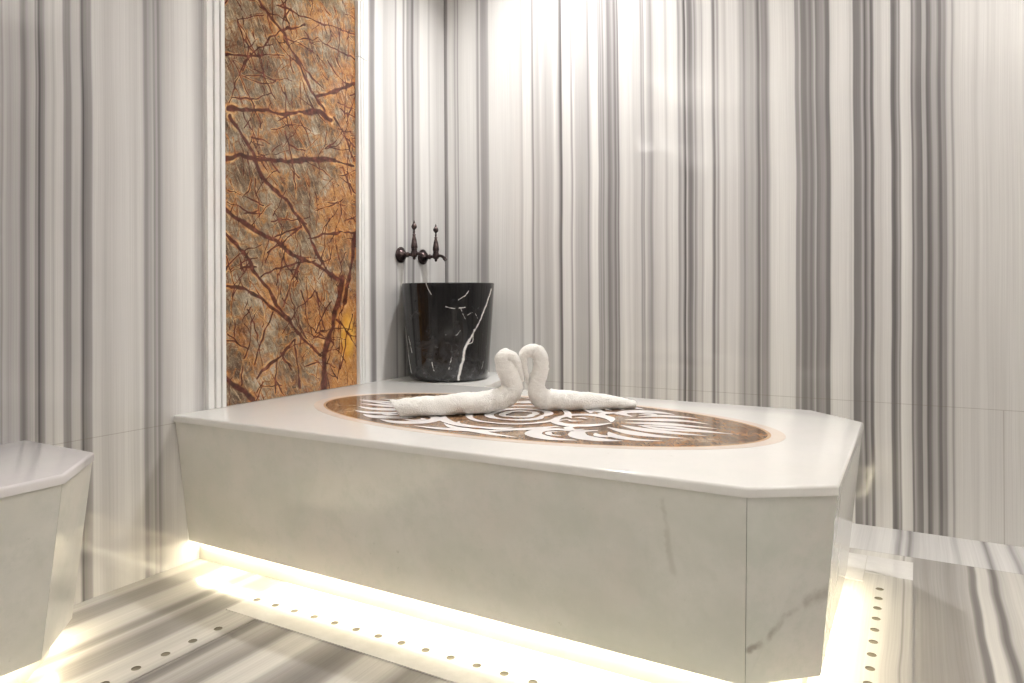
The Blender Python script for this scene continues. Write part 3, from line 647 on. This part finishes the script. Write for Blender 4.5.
# ------------------------------------------------------------------ the two wall taps
def make_tap(label):
    t = thing('wall_tap', label, 'tap', (0, 0, 0), 'dark bronze taps above the basin')
    RXm = Matrix.Rotation(PI/2, 4, 'Y')            # lathe axis +z -> +x
    bm = bmesh.new(); lathe(bm, [(0,.0015),(.036,.0015),(.0385,.005),(.0385,.009),(.034,.013),(.031,.0135),(.029,.019),(.020,.027),(.013,.032),(.012,.037),(0,.038)], RXm, 32)
    obj('wall_plate', bm, M_BRONZE, t, smooth=True)
    bm = bmesh.new(); lathe(bm, [(0,.034),(.009,.034),(.009,.044),(.013,.047),(.013,.051),(.008,.055),(.0075,.072),(.012,.075),(.0125,.079),(0,.080)], RXm, 20)
    obj('stem', bm, M_BRONZE, t, smooth=True)
    # valve body under the handle
    bm = bmesh.new(); Mb = Matrix.Translation((.087, 0, 0))
    lathe(bm, [(0,-.026),(.005,-.025),(.008,-.019),(.006,-.016),(.014,-.010),(.017,0),(.0165,.012),(.013,.020),(.015,.024),(.012,.028),(0,.028)], Mb, 24)
    obj('valve_body', bm, M_BRONZE, t, smooth=True)
    bm = bmesh.new()
    lathe(bm, [(0,.027),(.0145,.027),(.0165,.034),(.0155,.045),(.0115,.070),(.007,.086),(.0055,.089),(.0085,.092),(.0085,.095),(.0045,.098),(.004,.104),(.0065,.108),(.0035,.112),(.0035,.117),(.0065,.120),(.0125,.127),(.0135,.134),(.0105,.143),(.005,.150),(.0055,.153),(.003,.157),(.0015,.163),(0,.165)], Mb, 20)
    obj('handle', bm, M_BRONZE, t, smooth=True)
    # spout, a curved tapering nozzle
    bm = bmesh.new(); pts = [(.098,0,.001,.0085),(.110,0,.003,.0075),(.124,0,.000,.0075),(.136,0,-.008,.0085),(.146,0,-.019,.0095)]
    rings = []; N = 16
    for i in range(17):
        x, y, zz, r = catmull(pts, i/16); x2, _, z2, _ = catmull(pts, min(1, i/16+.02)); x1, _, z1, _ = catmull(pts, max(0, i/16-.02))
        d = Vector((x2-x1, 0, z2-z1)).normalized(); up = Vector((-d.z, 0, d.x)); sd = Vector((0, 1, 0))
        if i in (13,): r *= 1.2
        rings.append([bm.verts.new(Vector((x, y, zz))+up*r*math.cos(2*PI*k/N)+sd*r*math.sin(2*PI*k/N)) for k in range(N)])
    for a, b in zip(rings, rings[1:]):
        for k in range(N): bm.faces.new((a[k], a[(k+1) % N], b[(k+1) % N], b[k]))
    bm.faces.new(rings[0]); bm.faces.new(rings[-1])
    obj('spout', bm, M_BRONZE, t, smooth=True)
    return t
tap = make_tap('left one of two dark bronze taps on the wall, nearer the brown marble panel')
tap.location = (0, -.380, 1.107)
dup(tap, (0, -.203, 1.104), 'right one of two dark bronze taps, nearer the room corner, spout uncovered')

# ------------------------------------------------------------------ towel swans
def swan(name, label, P, open_end, seed):
    zf = ZT+.0026
    P = [list(p) for p in P]
    for p in P:
        p[2] = max(p[2], zf+p[3]*.93)
    bm = bmesh.new(); NS, NR = 170, 40; rings = []
    side = Vector((.582, -.813, 0))
    for i in range(NS+1):
        t = i/NS; x, y, zz, r = catmull(P, t); a = Vector(catmull(P, max(0, t-.006))[:3]); b = Vector(catmull(P, min(1, t+.006))[:3])
        d = (b-a).normalized(); u = side.cross(d).normalized(); s = d.cross(u).normalized()
        ring = []
        for k in range(NR):
            th = 2*PI*k/NR
            ph = (th/(2*PI)+t*7.5+seed) % 1.0             # wrapped edge of the rolled cloth spiralling round
            rr = r*(.93+.11*ph) if i > 2 else r
            c = Vector((x, y, zz))
            v = c+u*rr*math.cos(th)+s*rr*math.sin(th)*1.02
            nz = noise.noise(v*42+Vector((seed*9, 0, 0)))*.085*r + noise.noise(v*130)*.0016
            v = v+(v-c).normalized()*nz
            if v.z < zf+.0003: v.z = zf+.0003
            ring.append(v)
        if open_end and i < 12:                            # slanting cut end of the roll
            for k in range(NR):
                ring[k] = ring[k] - d*(1-i/12)*.018*(math.cos(2*PI*k/NR)-.4)
        rings.append([bm.verts.new(v) for v in ring])
    for a, b in zip(rings, rings[1:]):
        for k in range(NR): bm.faces.new((a[k], a[(k+1) % NR], b[(k+1) % NR], b[k]))
    # ends
    c0 = sum((v.co for v in rings[0]), Vector())/NR; c1 = sum((v.co for v in rings[-1]), Vector())/NR
    d0 = (sum((v.co for v in rings[3]), Vector())/NR-c0).normalized()
    prev = rings[0]
    if open_end:
        for f, dep in ((.86,-.003),(.74,.004),(.70,.026),(.56,.028),(.52,.006),(.40,.004),(.36,.022)):
            cur = [bm.verts.new(c0+(v.co-c0)*f+d0*dep) for v in rings[0]]
            for k in range(NR): bm.faces.new((prev[k], prev[(k+1) % NR], cur[(k+1) % NR], cur[k]))
            prev = cur
        vc = bm.verts.new(c0+d0*.022)
    else:
        cur = [bm.verts.new(c0+(v.co-c0)*.6-d0*.003) for v in rings[0]]
        for k in range(NR): bm.faces.new((prev[k], prev[(k+1) % NR], cur[(k+1) % NR], cur[k]))
        prev = cur; vc = bm.verts.new(c0-d0*.004)
    for k in range(NR): bm.faces.new((prev[k], prev[(k+1) % NR], vc))
    dd = (c1-sum((v.co for v in rings[-4]), Vector())/NR).normalized(); vc = bm.verts.new(c1+dd*.004)
    for k in range(NR): bm.faces.new((rings[-1][k], rings[-1][(k+1) % NR], vc))
    o = obj(name, bm, M_TERRY, None, smooth=True, angle=60)
    return tag(o, label, 'towel', 'towels rolled into swans')
for k, (dx, dy) in enumerate(((-.012,-.068), (-.006,-.058), (0,-.046), (0,-.034), (0,-.022), (0,-.010))):
    x, y, zz, r = SWAN_LEFT[k]; SWAN_LEFT[k] = (x+dx, y+dy, zz, r)
SWAN_LEFT = [(x-.001, y-.011, zz, r*(1.08 if zz < .56 else .99)) for x, y, zz, r in SWAN_LEFT]
SWAN_RIGHT = [(x+.001, y+.010, zz, r*(1.05 if x > 1.08 else .985)) for x, y, zz, r in SWAN_RIGHT]
SWAN_RIGHT[0] = (*SWAN_RIGHT[0][:3], .0125); SWAN_RIGHT[1] = (*SWAN_RIGHT[1][:3], .0235)
swan('towel_swan', 'white towel rolled into a swan, its body lying towards the left end', SWAN_LEFT, True, .1)
swan('towel_swan', 'white towel rolled into a swan, taller neck, its tail pointing right', SWAN_RIGHT, False, .55)

# ------------------------------------------------------------------ recessed ceiling lamps
def make_lamp(label):
    t = thing('ceiling_light', label, 'ceiling light', (0, 0, RH), 'recessed ceiling lights')
    bm = bmesh.new(); lathe(bm, [(.045,-.001),(.058,-.001),(.060,-.004),(.056,-.008),(.046,-.009),(.045,-.001)], n=32); obj('frame', bm, M_CHROME, t, smooth=True)
    bm = bmesh.new(); lathe(bm, [(0,-.004),(.044,-.004),(.044,-.001),(0,-.001)], n=32); obj('diffuser', bm, M_LAMP, t)
    return t
LAMPS = [((.78,-.48), 19, 'above the basin side of the platform'), ((2.45,-.55), 4, 'near the right end of the striped back wall')]
l0 = None
for (x, y), pw, lab in LAMPS:
    lb_ = 'recessed round ceiling light '+lab
    if l0 is None: l0 = make_lamp(lb_); l0.location = (x, y, RH)
    else: dup(l0, (x, y, RH), lb_)
    L = bpy.data.lights.new('downlight', 'AREA'); L.shape = 'DISK'; L.size = .085; L.energy = pw; L.color = (1, .985, .965); L.spread = math.radians(125)
    lo = bpy.data.objects.new('downlight', L); COL.objects.link(lo); lo.location = (x, y, RH-.012)

# added ambient fill: made-up shelves, out of view, hide strips washing the ceiling
def added_cove(name, x0, x1, y0, y1, energy):
    bm = bmesh.new(); box(bm, x0, x1, y0, y1, 2.14, 2.155)
    if x1-x0 > y1-y0: box(bm, x0, x1, y1-.012, y1, 2.155, 2.20)
    else:
        xx = x1-.012 if x0 < 1 else x0
        box(bm, xx, xx+.012, y0, y1, 2.155, 2.20)
    tag(obj(name, bm, M_TRIM), kind='structure')
    L = bpy.data.lights.new('added_fill_strip', 'AREA'); L.shape = 'RECTANGLE'; L.size = (x1-x0)*.8; L.size_y = (y1-y0)*.8; L.energy = energy; L.color = (1, .98, .955)
    lo = bpy.data.objects.new('added_fill_strip', L); COL.objects.link(lo); lo.location = ((x0+x1)/2, (y0+y1)/2, 2.162); lo.rotation_euler = (PI, 0, 0)
added_cove('added_fill_shelf_1', RX-.22, RX, RY, -.3, 105)
added_cove('added_fill_shelf_2', 0, .22, RY, -2.9, 26)

w = bpy.data.worlds.new('world'); S.world = w; w.use_nodes = True
w.node_tree.nodes['Background'].inputs[0].default_value = (1, .97, .93, 1); w.node_tree.nodes['Background'].inputs[1].default_value = .05

# ------------------------------------------------------------------ camera
cd = bpy.data.cameras.new('camera'); cam = bpy.data.objects.new('camera', cd); COL.objects.link(cam); S.camera = cam
cd.sensor_width = 36; cd.lens = 712.06/1024*36
cd.shift_x = (512-513.8)/1024; cd.shift_y = -(341.5-292.9)/1024
cd.clip_start = .02
cam.matrix_world = Matrix.Translation((2.1804, -3.1178, .92)) @ Matrix.Rotation(.5142, 4, 'Z') @ Matrix.Rotation(PI/2, 4, 'X') @ Matrix.Rotation(-.0049, 4, 'Z')

S.view_settings.view_transform = 'Standard'; S.view_settings.look = 'None'; S.view_settings.gamma = 1
S.view_settings.use_curve_mapping = False; S.view_settings.exposure = 0.24
S.cycles.use_denoising = True
S.cycles.max_bounces = 10; S.cycles.diffuse_bounces = 6; S.cycles.glossy_bounces = 5
S.cycles.sample_clamp_indirect = 6.0
